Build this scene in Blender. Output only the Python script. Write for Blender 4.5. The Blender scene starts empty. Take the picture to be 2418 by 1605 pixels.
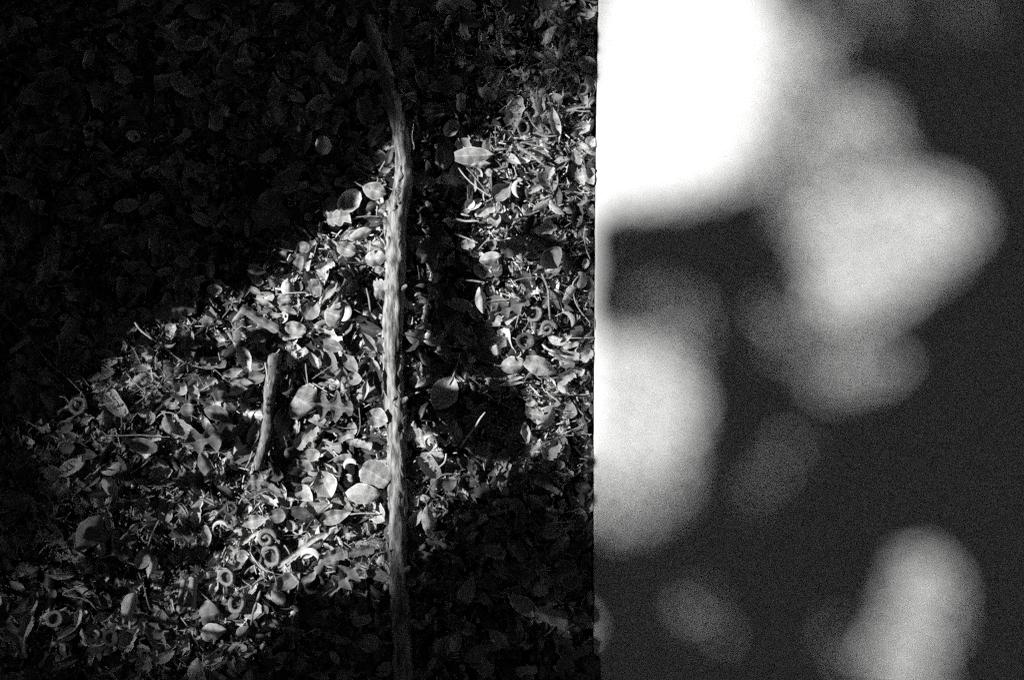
import bpy, math, random
from mathutils import Vector, Matrix, noise
random.seed(11)
R = math.radians
scene = bpy.context.scene
C = scene.collection

# ------------------------------------------------------------------ camera, light, exposure
S = 0.8 / 2418.0                      # metres on the ground per pixel of the photograph
CAMH = 1.6
def gx(px): return (px - 1209.0) * S
def gy(py): return (802.5 - py) * S
cam_d = bpy.data.cameras.new('camera'); cam = bpy.data.objects.new('camera', cam_d); C.objects.link(cam)
cam.location = (0, 0, CAMH); cam_d.sensor_width = 36.0; cam_d.lens = 36.0 * CAMH / 0.8
cam_d.clip_start = 0.05; cam_d.clip_end = 200.0
scene.camera = cam
SUN_EL, SUN_AZ = R(33), R(10)         # light comes from the left of the photograph, a little from its top
L = Vector((-math.cos(SUN_AZ) * math.cos(SUN_EL), math.sin(SUN_AZ) * math.cos(SUN_EL), math.sin(SUN_EL)))
sun_d = bpy.data.lights.new('sun', 'SUN'); sun_d.energy = 5.0; sun_d.angle = R(0.53); sun_d.color = (1, 0.995, 0.985)
sun = bpy.data.objects.new('sun', sun_d); C.objects.link(sun)
sun.rotation_euler = L.to_track_quat('Z', 'Y').to_euler(); sun.location = L * 8
w = bpy.data.worlds.new('World'); scene.world = w; w.use_nodes = True
nt = w.node_tree; nt.nodes.clear()
sky = nt.nodes.new('ShaderNodeTexSky'); sky.sky_type = 'NISHITA'; sky.sun_disc = False
sky.sun_elevation = SUN_EL; sky.sun_rotation = math.atan2(L.x, L.y)
hs = nt.nodes.new('ShaderNodeHueSaturation'); hs.inputs['Saturation'].default_value = 0.0
bg = nt.nodes.new('ShaderNodeBackground'); bg.inputs[1].default_value = 0.05
wo = nt.nodes.new('ShaderNodeOutputWorld')
nt.links.new(sky.outputs[0], hs.inputs['Color']); nt.links.new(hs.outputs[0], bg.inputs[0]); nt.links.new(bg.outputs[0], wo.inputs[0])
vs = scene.view_settings; vs.view_transform = 'Standard'; vs.look = 'None'; vs.exposure = 0.6; vs.gamma = 1.0; vs.use_curve_mapping = False
scene.cycles.use_denoising = False
scene.cycles.max_bounces = 4; scene.cycles.diffuse_bounces = 2

# ------------------------------------------------------------------ materials (a black-and-white place: neutral greys)
def nodes(m):
    m.use_nodes = True; t = m.node_tree; return t, t.nodes, t.links, t.nodes['Principled BSDF']
def ramp(n, stops):
    r = n.new('ShaderNodeValToRGB'); e = r.color_ramp.elements
    while len(e) < len(stops): e.new(0.5)
    for k, (p, v) in enumerate(stops): e[k].position = p; e[k].color = (v, v, v, 1)
    return r
def leaf_mat(name, v, rough=0.5, spec=0.35):
    m = bpy.data.materials.new(name); t, n, l, b = nodes(m)
    uv = n.new('ShaderNodeUVMap')
    tc = n.new('ShaderNodeTexCoord'); oi = n.new('ShaderNodeObjectInfo')
    ad = n.new('ShaderNodeVectorMath'); ad.operation = 'ADD'
    l.new(tc.outputs['Object'], ad.inputs[0]); l.new(oi.outputs['Location'], ad.inputs[1])
    no = n.new('ShaderNodeTexNoise'); no.inputs['Scale'].default_value = 230; no.inputs['Detail'].default_value = 5; no.inputs['Roughness'].default_value = 0.65
    l.new(ad.outputs[0], no.inputs['Vector'])
    rp = ramp(n, [(0.30, v * 0.3), (0.42, v * .8), (0.58, v), (0.75, min(0.85, v * 1.3))]); l.new(no.outputs['Fac'], rp.inputs[0])
    # veins: u runs along the leaf, v across it; ribs slant away from the midrib
    sx = n.new('ShaderNodeSeparateXYZ'); l.new(uv.outputs[0], sx.inputs[0])
    sb = n.new('ShaderNodeMath'); sb.operation = 'SUBTRACT'; l.new(sx.outputs['Y'], sb.inputs[0]); sb.inputs[1].default_value = 0.5
    ab = n.new('ShaderNodeMath'); ab.operation = 'ABSOLUTE'; l.new(sb.outputs[0], ab.inputs[0])
    mr = n.new('ShaderNodeMath'); mr.operation = 'LESS_THAN'; l.new(ab.outputs[0], mr.inputs[0]); mr.inputs[1].default_value = 0.04
    s1 = n.new('ShaderNodeMath'); s1.operation = 'SUBTRACT'; l.new(sx.outputs['X'], s1.inputs[0]); l.new(ab.outputs[0], s1.inputs[1])
    s2 = n.new('ShaderNodeMath'); s2.operation = 'MULTIPLY'; l.new(s1.outputs[0], s2.inputs[0]); s2.inputs[1].default_value = 50
    s3 = n.new('ShaderNodeMath'); s3.operation = 'SINE'; l.new(s2.outputs[0], s3.inputs[0])
    s4 = n.new('ShaderNodeMath'); s4.operation = 'GREATER_THAN'; l.new(s3.outputs[0], s4.inputs[0]); s4.inputs[1].default_value = 0.86
    vn = n.new('ShaderNodeMath'); vn.operation = 'MAXIMUM'; l.new(mr.outputs[0], vn.inputs[0]); l.new(s4.outputs[0], vn.inputs[1])
    vh = n.new('ShaderNodeMath'); vh.operation = 'MULTIPLY'; l.new(vn.outputs[0], vh.inputs[0]); vh.inputs[1].default_value = 0.55
    eg = n.new('ShaderNodeMath'); eg.operation = 'GREATER_THAN'; l.new(ab.outputs[0], eg.inputs[0]); eg.inputs[1].default_value = 0.455  # paler outer rim paints a lit edge into the blade colour
    ev = n.new('ShaderNodeMath'); ev.operation = 'MAXIMUM'; l.new(vh.outputs[0], ev.inputs[0]); l.new(eg.outputs[0], ev.inputs[1]); vh = ev
    mx = n.new('ShaderNodeMixRGB'); l.new(vh.outputs[0], mx.inputs[0]); l.new(rp.outputs[0], mx.inputs[1]); mx.inputs[2].default_value = (min(.85, v*1.7),)*3 + (1,)
    l.new(mx.outputs[0], b.inputs['Base Color'])
    hh = n.new('ShaderNodeMath'); hh.operation = 'MULTIPLY_ADD'; l.new(vn.outputs[0], hh.inputs[0]); hh.inputs[1].default_value = 0.5; l.new(no.outputs['Fac'], hh.inputs[2])
    bu = n.new('ShaderNodeBump'); bu.inputs['Strength'].default_value = 0.5; bu.inputs['Distance'].default_value = 0.0012
    l.new(hh.outputs[0], bu.inputs['Height']); l.new(bu.outputs[0], b.inputs['Normal'])
    b.inputs['Roughness'].default_value = rough; b.inputs['Specular IOR Level'].default_value = spec
    return m
def rough_mat(name, lo, hi, scale, bump, stretch=(1, 1, 1), rough=0.85, spec=0.2, dist=0.002, p0=0.35, p1=0.7):
    m = bpy.data.materials.new(name); t, n, l, b = nodes(m)
    tc = n.new('ShaderNodeTexCoord'); mp = n.new('ShaderNodeMapping'); mp.inputs['Scale'].default_value = stretch
    l.new(tc.outputs['Object'], mp.inputs[0])
    no = n.new('ShaderNodeTexNoise'); no.inputs['Scale'].default_value = scale; no.inputs['Detail'].default_value = 8; no.inputs['Roughness'].default_value = 0.7
    l.new(mp.outputs[0], no.inputs['Vector'])
    rp = ramp(n, [(p0, lo), (p1, hi)]); l.new(no.outputs['Fac'], rp.inputs[0]); l.new(rp.outputs[0], b.inputs['Base Color'])
    bu = n.new('ShaderNodeBump'); bu.inputs['Strength'].default_value = bump; bu.inputs['Distance'].default_value = dist
    l.new(no.outputs['Fac'], bu.inputs['Height']); l.new(bu.outputs[0], b.inputs['Normal'])
    b.inputs['Roughness'].default_value = rough; b.inputs['Specular IOR Level'].default_value = spec
    return m
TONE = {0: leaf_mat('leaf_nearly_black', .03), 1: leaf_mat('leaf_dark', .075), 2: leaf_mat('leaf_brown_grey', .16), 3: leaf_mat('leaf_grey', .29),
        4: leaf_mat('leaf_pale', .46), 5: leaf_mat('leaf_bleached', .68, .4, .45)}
M_soil = rough_mat('dark_soil', .004, .03, 160, 1.0)
M_bark = rough_mat('weathered_wood', .06, .50, 240, 1.0, (1, .2, 1), dist=.0025, p0=.38, p1=.6)
M_bark2 = rough_mat('short_stick_wood', .14, .42, 240, 1.0, (1, .4, 1), dist=.003)
M_twig = rough_mat('twig_wood', .25, .6, 400, .8, rough=.6)
M_twigd = rough_mat('dark_twig_wood', .05, .16, 400, .8)
M_straw = rough_mat('pale_straw', .55, .75, 200, .3, rough=.45, spec=.4)
M_cap = rough_mat('acorn_cap_skin', .22, .48, 700, 1.0, rough=.7)
M_capin = rough_mat('acorn_cap_inside', .07, .2, 300, .6)
M_capd = rough_mat('dark_acorn_cap_skin', .06, .22, 700, 1.0, rough=.7)
M_wall = rough_mat('white_wall_plaster', .69, .78, 1100, .12, rough=.9, spec=.1, dist=.0006, p0=.3, p1=.7)
M_canopy = rough_mat('living_leaf', .03, .06, 60, .3)
M_trunk = rough_mat('tree_bark', .05, .14, 12, 1.0, (1, 1, .3), dist=.02)

# ------------------------------------------------------------------ helpers
def mesh(name, V, F, mats, uvs=None, mi=None, smooth=True):
    me = bpy.data.meshes.new(name); me.from_pydata(V, [], F)
    for m in (mats if isinstance(mats, (list, tuple)) else [mats]): me.materials.append(m)
    if uvs:
        ul = me.uv_layers.new(name='UVMap'); flat = []
        for f in F:
            for i in f: flat += uvs[i]
        ul.data.foreach_set('uv', flat)
    if mi: me.polygons.foreach_set('material_index', mi)
    if smooth: me.polygons.foreach_set('use_smooth', [True] * len(F))
    me.update(); return me
def obj(name, me, parent=None, loc=(0, 0, 0), rot=None):
    o = bpy.data.objects.new(name, me); C.objects.link(o); o.location = loc
    if rot is not None: o.rotation_euler = rot
    if parent: o.parent = parent
    return o
def tag(o, label=None, cat=None, group=None, kind=None):
    if label: o['label'] = label
    if cat: o['category'] = cat
    if group: o['group'] = group
    if kind: o['kind'] = kind
    return o

def blade(Ln, Wd, shape='oval', curl=0.3, bend=0.2, twist=0.0, nu=9, nv=5, rng=random, seed=0.0, fold=0.5, rough=1.0):
    """A leaf blade: long axis +X, centred. curl rolls it round that axis, bend arches it."""
    V, F, U = [], [], []
    jag = [rng.uniform(-1, 1) for _ in range(nu + 1)]; jag2 = [rng.uniform(-1, 1) for _ in range(nu + 1)]
    for i in range(nu + 1):
        u = i / nu
        if shape == 'round': wv = math.sin(math.pi * min(1, max(0, u * .96 + .02))) ** .5
        elif shape == 'ovate': wv = (math.sin(math.pi * u ** .72)) ** .85
        elif shape == 'obovate': wv = (math.sin(math.pi * u ** 1.45)) ** .8
        elif shape == 'strip': wv = .8 if 0 < i < nu else .45
        elif shape == 'frag': wv = .75 if 0 < i < nu else .4
        elif shape == 'lance': wv = math.sin(math.pi * u) ** 1.25
        elif shape == 'spear': wv = (math.sin(math.pi * min(1, u * .85 + .15)) ** .9)
        else: wv = math.sin(math.pi * u) ** .78
        wa = wb = max(wv, 0.0)
        if shape == 'lobed':
            e = math.sin(math.pi * min(1, u * .9 + .05)) ** .6
            wa = e * (.62 + .42 * math.cos(u * 18 + 1)); wb = e * (.62 + .42 * math.cos(u * 18 + 1.9))
        if shape == 'serrate':
            e = math.sin(math.pi * min(1, u * .94 + .03)) ** .5
            wa = e * (1 + (.09 if i % 2 else -.06)); wb = e * (1 + (-.06 if i % 2 else .09))
        k = {'frag': .32, 'strip': .2, 'lobed': .06}.get(shape, .05) * rough
        wa *= 1 + k * jag[i]; wb *= 1 + k * jag2[i]
        x = (u - .5) * Ln
        if shape in ('frag',): x += jag[i] * Ln * .04
        for j in range(nv):
            v = -1 + 2 * j / (nv - 1)
            yy = v * (wb if v > 0 else wa) * Wd / 2
            if abs(curl) > 1e-3:
                Rr = (Wd / 2) / abs(curl); th = yy / Rr
                y = Rr * math.sin(th); z = Rr * (1 - math.cos(th)) * (1 if curl > 0 else -1)
            else: y, z = yy, 0
            z += abs(v) * fold * Wd * .25 * (1 if curl >= 0 else -1)
            a = twist * (u - .5); y, z = y * math.cos(a) - z * math.sin(a), y * math.sin(a) + z * math.cos(a)
            nz = noise.noise(Vector((x * 210 + seed * 7.1, y * 210, seed))) * .0013 * rough
            xx, zz = x, z + nz
            if abs(bend) > 1e-3:
                Rb = Ln / abs(bend); ph = x / Rb
                s = 1 if bend > 0 else -1
                xx = (Rb - s * zz) * math.sin(ph); zz = s * (Rb - (Rb - s * zz) * math.cos(ph))
            V.append((xx, y, zz)); U.append((u, (v + 1) / 2))
    for i in range(nu):
        for j in range(nv - 1):
            a = i * nv + j; F.append((a, a + nv, a + nv + 1, a + 1))
    return V, F, U

def tube(pts, rads, seg=7, rnd=0.0, freq=60.0, sd=0.0, cap=True):
    V, F = [], []
    P = [Vector(p) for p in pts]
    up = Vector((0, 0, 1))
    for i, p in enumerate(P):
        d = (P[min(i + 1, len(P) - 1)] - P[max(i - 1, 0)]).normalized()
        a = d.cross(up)
        if a.length < 1e-3: a = d.cross(Vector((1, 0, 0)))
        a.normalize(); b = a.cross(d).normalized()
        for k in range(seg):
            t = 2 * math.pi * k / seg
            q = a * math.cos(t) + b * math.sin(t)
            r = rads[i] * (1 + rnd * noise.noise((p * .35 + q * rads[i]) * freq + Vector((sd, sd, sd))))
            V.append(tuple(p + q * r))
    n = len(P)
    for i in range(n - 1):
        for k in range(seg):
            k2 = (k + 1) % seg
            F.append((i * seg + k, i * seg + k2, (i + 1) * seg + k2, (i + 1) * seg + k))
    if cap:
        F.append(tuple(range(seg))); F.append(tuple((n - 1) * seg + k for k in reversed(range(seg))))
    return V, F
def smooth_path(pts, n):
    P = [Vector(p) for p in pts]
    if len(P) == 2: return [P[0].lerp(P[1], i / (n - 1)) for i in range(n)]
    out = []
    for i in range(n):
        t = i / (n - 1) * (len(P) - 1); k = min(int(t), len(P) - 2); f = t - k
        p0 = P[max(k - 1, 0)]; p1 = P[k]; p2 = P[k + 1]; p3 = P[min(k + 2, len(P) - 1)]
        out.append(.5 * ((2 * p1) + (p2 - p0) * f + (2 * p0 - 5 * p1 + 4 * p2 - p3) * f * f + (3 * p1 - p0 - 3 * p2 + p3) * f ** 3))
    return out

# ------------------------------------------------------------------ where the light falls (decides where the trees' leaves stand)
def inpoly(x, y, P):
    c = False; j = len(P) - 1
    for i in range(len(P)):
        if (P[i][1] > y) != (P[j][1] > y) and x < (P[j][0] - P[i][0]) * (y - P[i][1]) / (P[j][1] - P[i][1]) + P[i][0]: c = not c
        j = i
    return c
def inell(x, y, cx, cy, rx, ry, a=0):
    a = R(a); dx, dy = x - cx, y - cy
    u = dx * math.cos(a) + dy * math.sin(a); v = -dx * math.sin(a) + dy * math.cos(a)
    return (u / rx) ** 2 + (v / ry) ** 2 < 1
WALL_GAPS = [
 (.84, [(1300,-120),(1800,-120),(1825,30),(1840,120),(1820,230),(1785,330),(1745,415),(1650,455),(1500,490),(1300,500)]),
 (.5, [(1720,-120),(1810,-120),(1860,0),(1905,90),(1895,235),(1855,340),(1810,440),(1700,480),(1560,500),(1480,515),(1300,525)]),
 (.22, [(1820,60),(1900,20),(1990,60),(2010,110),(1980,180),(1900,280),(1830,420)]),
 (.03, [(1900,-100),(2120,-60),(2160,40),(2080,90),(1980,60)]),
 (.24, [(1905,280),(1975,205),(2080,215),(2150,300),(2150,385),(2080,410),(1990,430),(1930,520),(1915,620),(1870,560),(1830,500),(1850,400)]),
 (.52, [(1932,512),(2004,430),(2177,405),(2305,450),(2330,540),(2270,622),(2157,722),(2065,780),(1963,760),(1912,640)]),
 (.14, [(1922,640),(2080,700),(2090,790),(2020,850),(1940,840),(1900,780)]),
 (.045, [(1775,775),(1800,705),(1905,665),(1990,800),(2040,850),(1980,905),(1890,885),(1810,860)]),
 (.06, [(1400,560),(1440,570),(1450,740),(1400,800),(1330,780),(1330,600)])]
WALL_ELL = [(.26, 2050, 885, 125, 50, -14), (.115, 1590, 785, 118, 118, 0), (.58, 1480, 960, 205, 165, 0), (.24, 1480, 1105, 190, 165, 0),
 (.022, 1845, 1125, 48, 135, 32), (.05, 1680, 1462, 62, 80, 0), (.42, 2190, 1440, 84, 150, 10), (.37, 2150, 1575, 86, 110, 0), (.04, 2015, 1530, 50, 80, 0), (.012, 2270, 40, 130, 45, -10)]
LIT = [
 (1.0, [(600,560),(680,400),(820,330),(900,330),(965,350),(1010,320),(1090,310),(1250,290),(1310,230),(1420,225),(1420,510),(1380,540),(1380,770),(1420,800),(1420,1040),(1240,1080),(1180,1090),(1090,1110),(1000,1120),(985,1190),(950,1240),(905,1310),(870,1400),(700,1410),(620,1500),(560,1480),(540,1350),(600,1200),(590,1020),(590,800)]),
 (.75, [(360,700),(500,560),(640,480),(640,900),(640,1250),(600,1520),(470,1560),(430,1450),(420,1200),(370,1000),(330,880)]),
 (.2, [(60,900),(250,700),(400,640),(440,900),(450,1200),(480,1520),(380,1560),(60,1530),(0,1450),(110,1350),(200,1230),(180,1100),(60,1010)]),
 (.3, [(1060,160),(1190,60),(1290,20),(1420,20),(1420,240),(1290,250),(1100,330)]),
 (.35, [(960,1080),(1100,1100),(1420,1040),(1420,1230),(1240,1200),(1100,1190),(1040,1330),(960,1340)])]
LIT_ELL = [(.5, 763, 345, 45, 40, 0), (.5, 884, 450, 50, 45, 0), (.5, 799, 515, 60, 50, 0), (.45, 1310, 1462, 60, 40, 0), (.6, 1011, 1240, 35, 70, 0), (.15, 1060, 1515, 50, 40, 0),
 (.12, 640, 480, 160, 120, 0), (.15, 1340, 1480, 40, 40, 0)]
WALL_EDGE = [(-400,1414),(0,1412),(120,1410),(250,1408),(300,1407.5),(500,1405),(700,1404),(900,1402),(1200,1401),(1400,1401),(1536,1402),(1546,1414),(1560,1417),(1700,1418),(2100,1419)]
def edge_px(py):
    for (a, xa), (b, xb) in zip(WALL_EDGE, WALL_EDGE[1:]):
        if a <= py <= b: return xa + (xb - xa) * (py - a) / (b - a)
    return 1410
def level(px, py):
    v = 0.0
    if px > 1402:
        for g, P in WALL_GAPS:
            if inpoly(px, py, P): v = max(v, g)
        for g, *e in WALL_ELL:
            if inell(px, py, *e): v = max(v, g)
        return v
    for g, P in LIT:
        if inpoly(px, py, P): v = max(v, g)
    for g, *e in LIT_ELL:
        if inell(px, py, *e): v = max(v, g)
    return v
SLOPE = math.tan(R(30)); XE = gx(1406)
def to_photo(p):
    """follow the sun ray from p down to litter or wall and return its place in the photograph"""
    # ground at z = 0.012
    t = (p.z - .012) / L.z; q = p - L * t
    if q.x > XE:
        # wall: z = (x-XE)*SLOPE
        t = (p.z - (p.x - XE) * SLOPE) / (L.z - L.x * SLOPE); q = p - L * t
    k = CAMH / (CAMH - q.z)
    return q.x * k / S + 1209, 802.5 - q.y * k / S

# ------------------------------------------------------------------ the setting
V, F = [], []
N = 90
for j in range(N + 1):
    for i in range(N + 1):
        x = -1.6 + 3.4 * i / N; y = -1.5 + 3.0 * j / N
        V.append((x, y, -.004 + .006 * noise.noise(Vector((x * 9, y * 9, 3)))))
for j in range(N):
    for i in range(N):
        a = j * (N + 1) + i; F.append((a, a + 1, a + N + 2, a + N + 1))
# skirts out to a wide forest floor
b0 = len(V)
V += [(-30, -30, -.02), (30, -30, -.02), (30, 30, -.02), (-30, 30, -.02)]; F.append((b0, b0 + 1, b0 + 2, b0 + 3))
ground = obj('forest_floor', mesh('forest_floor', V, F, M_soil)); tag(ground, 'dark soil under the leaf litter', kind='structure')

# white wall: a thick plastered wall with a sloping face whose foot is the straight edge of the picture
V, F = [], []
prof = []
ys = sorted(set([y for y, _ in WALL_EDGE] + list(range(-400, 2101, 100))))
n = len(ys)
for py in ys:
    e = gx(edge_px(py)); y = gy(py)
    top = .62
    V += [(e, y, -.03), (e, y, .010), (e + .0015, y, .0125), (top, y, (top - XE) * SLOPE + .0), (top + .5, y, (top - XE) * SLOPE), (top + .5, y, -.03)]
for i in range(n - 1):
    for k in range(6):
        k2 = (k + 1) % 6
        F.append((i * 6 + k, i * 6 + k2, (i + 1) * 6 + k2, (i + 1) * 6 + k))
F.append(tuple(range(6))[::-1]); F.append(tuple((n - 1) * 6 + k for k in range(6)))
wall = obj('white_wall', mesh('white_wall', V, F, M_wall, smooth=False))
tag(wall, 'smooth white wall beside the leaf litter, dappled with soft blurred light and shadow', 'wall')

# unseen tree, its leaf gaps set from the light map to dapple wall and litter
e1 = Vector((0, 0, 1)).cross(L).normalized(); e2 = L.cross(e1).normalized()
DIST = 4.8
tree = obj('unseen_shade_oak', None, loc=(-5.2, -3.4, 0)); tag(tree, 'tall dark oak tree added out of view, leaves set to shade and dapple the litter and wall', 'tree')
FV, FF = [], []
def add_leaf(Vl, Fl, c, a, b, ln, wd):
    i = len(Vl)
    n_ = a.cross(b)
    Vl += [tuple(c - a * ln * .5), tuple(c - a * ln * .18 + b * wd * .47 + n_ * ln * .05), tuple(c + a * ln * .22 + b * wd * .4 + n_ * ln * .04), tuple(c + a * ln * .5),
           tuple(c + a * ln * .22 - b * wd * .4 - n_ * ln * .02), tuple(c - a * ln * .18 - b * wd * .47 - n_ * ln * .05)]
    Fl.append((i, i + 1, i + 2, i + 3)); Fl.append((i, i + 3, i + 4, i + 5))
org = L * DIST
cell = .0042
NU, NV = 250, 230
err = {}
for jv in range(NV):
    for iu_ in range(NU):
        iu = iu_ if jv % 2 == 0 else NU - 1 - iu_
        u = (iu - NU / 2) * cell; v = (jv - NV / 2) * cell
        p = org + e1 * u + e2 * v
        px, py = to_photo(p)
        lv = level(px, py)
        want = lv + err.get((iu, jv), 0) + (random.uniform(-.12, .12) if .01 < lv < .99 else 0)
        open_ = 1 if want > .5 else 0
        e = (lv + err.get((iu, jv), 0)) - open_
        if lv < .01: e = min(e, 0) * .0
        if lv > .99: e = 0
        dxn = 1 if jv % 2 == 0 else -1
        for (di, dj, wt) in ((dxn, 0, 7 / 16), (-dxn, 1, 3 / 16), (0, 1, 5 / 16), (dxn, 1, 1 / 16)):
            err[(iu + di, jv + dj)] = err.get((iu + di, jv + dj), 0) + e * wt
        if not open_:
            dark = lv < .01
            for rep in range(2 if dark else 1):
                t = random.uniform(0, math.pi)
                a = (e1 * math.cos(t) + e2 * math.sin(t) + L * random.uniform(-.3, .3)).normalized()
                b = L.cross(a).normalized() + L * random.uniform(-.3, .3); b.normalize()
                jit = .002
                c = p + L * random.uniform(-.22, .22) + e1 * random.uniform(-jit, jit) + e2 * random.uniform(-jit, jit)
                s = 1.6 if dark else (1.32 if lv < .16 else 1.15)
                add_leaf(FV, FF, c, a, b, cell * s * 1.6, cell * s * 1.15)
# more unseen leaves added overhead to block sky light, open only towards the sun
half_u, half_v = NU / 2 * cell, NV / 2 * cell
for i in range(18600):
    z = random.random() ; th = random.uniform(0, 2 * math.pi)
    z = .02 + .98 * z; rr = math.sqrt(1 - z * z)
    d = Vector((rr * math.cos(th), rr * math.sin(th), z))
    dist = 5.4 * random.uniform(.92, 1.15)
    c = d * dist
    a = (d.cross(Vector((random.gauss(0, 1), random.gauss(0, 1), random.gauss(0, 1))))).normalized()
    b = (d.cross(a) + d * random.uniform(-.4, .4)).normalized()
    sz = random.uniform(.14, .24)
    u = c.dot(e1); v = c.dot(e2); t = c.dot(L)
    if t > 0 and abs(u) < half_u + sz * .35 and abs(v) < half_v + sz * .35: continue
    add_leaf(FV, FF, c, a, b, sz * 1.3, sz * .95)
# a ring of smaller leaves closes the crown round the opening
for i in range(2600):
    u = random.uniform(-1, 1) * (half_u + .22); v = random.uniform(-1, 1) * (half_v + .22)
    if abs(u) < half_u + .022 and abs(v) < half_v + .022: continue
    a = (e1 * random.uniform(-1, 1) + e2 * random.uniform(-1, 1)).normalized(); b = L.cross(a).normalized()
    add_leaf(FV, FF, org + e1 * u + e2 * v + L * random.uniform(-.3, .3), a, b, .05, .04)
crown = obj('crown', mesh('crown', FV, FF, M_canopy, smooth=False), tree); crown.location = (5.2, 3.4, 0)
crown['kind'] = 'stuff'
tv, tf = tube(smooth_path([(0, 0, -.1), (.05, 0, 1.2), (-.1, .1, 2.6), (.2, 0, 3.6), (.9, -.2, 4.4)], 16), [.30 - .013 * i for i in range(16)], 14, .2, 6)
obj('trunk', mesh('trunk', tv, tf, M_trunk), tree)

# low shrub just left of the picture, added to throw the sharp wedge of shade right of the long stick
WEDGE = [(1008,290),(1060,300),(1085,350),(1094,480),(1112,600),(1146,740),(1172,850),(1207,895),(1244,960),(1238,1078),(1150,1082),(1085,1050),(1018,985),(1006,900),(1006,600)]
SHADE2 = [(694,848),(724,840),(722,900),(714,960),(706,1060),(680,1118),(660,1120),(682,1050),(691,960),(695,900)]  # added leaves here deepen the shadow beside the short stick
UPPER = [(-400,-400),(1060,-400),(1060,120),(1082,270),(1005,130),(905,120),(900,290),(880,430),(800,530),(700,560),(650,610),(600,655),(500,680),(430,735),(340,775),(280,820),(190,905),(120,960),(-50,1010),(-400,1050)]
LOWER = [(1010,1430),(965,1500),(905,1500),(880,1425),(760,1405),(690,1425),(640,1500),(590,1560),(560,1760),(1450,1760),(1450,1250),(1300,1200),(1240,1120),(1120,1190),(1060,1200),(1030,1300)]
GLINTS = [(763,343,30,24),(884,450,38,26),(799,515,44,28),(703,300,22,26),(905,385,14,16),(1301,1455,48,34),(1350,1484,50,26),(1394,1408,22,30),(1078,1520,26,36),(1038,1526,20,26),(1340,1425,40,12),(504,1495,60,50),(1378,1268,30,26)]
HOLES = [(1102, 901, 46, 27), (1112, 1020, 12, 40), (1030, 508, 8, 8), (1098, 820, 10, 8), (1160, 712, 34, 50)]
shrub = obj('added_shade_shrub', None, loc=(-.52, .1, 0)); tag(shrub, 'low leafy shrub added out of view left of the litter to cast shade', 'shrub')
SV, SF = [], []
XP = -.47
step = .0042
nrm = Vector((1, 0, 0))
for jy in range(-100, 110):
    for jz in range(4, 130):
        y = jy * step; z = jz * step
        p = Vector((XP, y, z)); px, py = to_photo(p)
        if px > 1400: continue
        inside = inpoly(px, py, WEDGE) and not any(inell(px, py, *h) for h in HOLES)
        blot = False
        # ragged extra shade inside the lit litter
        nz = noise.noise(Vector((px / 75.0, py / 75.0, 4.2)))
        bl = noise.noise(Vector((px / 30.0, py / 30.0, 9.7)))
        for (cx, cy, rx, ry, k) in ((1290, 560, 75, 50, .4), (1110, 210, 90, 110, .5), (1310, 130, 110, 90, .35), (450, 840, 60, 40, .35), (395, 1100, 90, 50, .35),
                                    (330, 1250, 170, 170, .25), (610, 815, 50, 34, .75), (575, 990, 30, 80, .5), (860, 680, 25, 60, .6), (540, 1140, 70, 40, .3), (480, 1350, 50, 90, .3), (1330, 1130, 100, 70, .5)):
            if inell(px, py, cx, cy, rx, ry) and bl + nz * .4 + (k - .5) > 0.02: blot = True
        qx, qy = px + nz * 44 + bl * 26, py + bl * 44 - nz * 24
        edge = (inpoly(qx, qy, UPPER) or inpoly(qx, qy, LOWER)) and not any(inell(px, py, *h) for h in GLINTS) and random.random() < .95
        hard = inside or inpoly(px, py, SHADE2)
        if hard or blot or edge:
            for rep in range(2 if hard else 1):
                t = random.uniform(0, math.pi)
                a = (e1 * math.cos(t) + e2 * math.sin(t)).normalized(); b = (L.cross(a) + L * random.uniform(-.2, .2)).normalized()
                add_leaf(SV, SF, p + L * random.uniform(-.02, .02), a, b, .0115, .0085)
for v_ in range(len(SV)): SV[v_] = (SV[v_][0] + .52, SV[v_][1] - .1, SV[v_][2])
fo = obj('shade_foliage', mesh('added_shade_leaves', SV, SF, M_canopy, smooth=False), shrub); fo['kind'] = 'stuff'
for k, (yy, top) in enumerate([(-.27, .3), (-.24, .28), (.17, .40), (.24, .4), (.21, .33)]):
    tv, tf = tube(smooth_path([(-.06, yy * .9, -.01), (-.09, yy * .95, top * .5), (-.02, yy, top)], 9), [.004 - .00035 * i for i in range(9)], 6, .1, 80)
    obj('stem', mesh('shrub_stem', tv, tf, M_trunk), shrub)

# ------------------------------------------------------------------ the litter in bulk
def euler_flat(ang, tilt_amt):
    """flat on the ground, long axis at ang in the picture, tipped a little in a random direction"""
    ax = random.uniform(0, 2 * math.pi)
    q = Matrix.Rotation(tilt_amt, 4, Vector((math.cos(ax), math.sin(ax), 0))) @ Matrix.Rotation(ang, 4, 'Z')
    return q.to_euler()
SHAPES = ['oval', 'oval', 'ovate', 'obovate', 'round', 'frag', 'lance', 'strip', 'oval', 'frag']
protos = []
for k in range(36):
    sh = SHAPES[k % len(SHAPES)]
    Ln = random.uniform(.016, .030); Wd = Ln * {'round': .85, 'lance': .3, 'strip': .25, 'frag': .7}.get(sh, .52) * random.uniform(.85, 1.2)
    v, f, u = blade(Ln, Wd, sh, random.choice([-1, 1]) * random.uniform(.2, 1.5), random.uniform(-.8, .8), random.uniform(-.9, .9), 7, 5, seed=k)
    protos.append((v, f, u))
tone_pick = lambda: random.choices([0, 1, 2, 3, 4, 5], [12, 18, 22, 20, 18, 10])[0]
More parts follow.
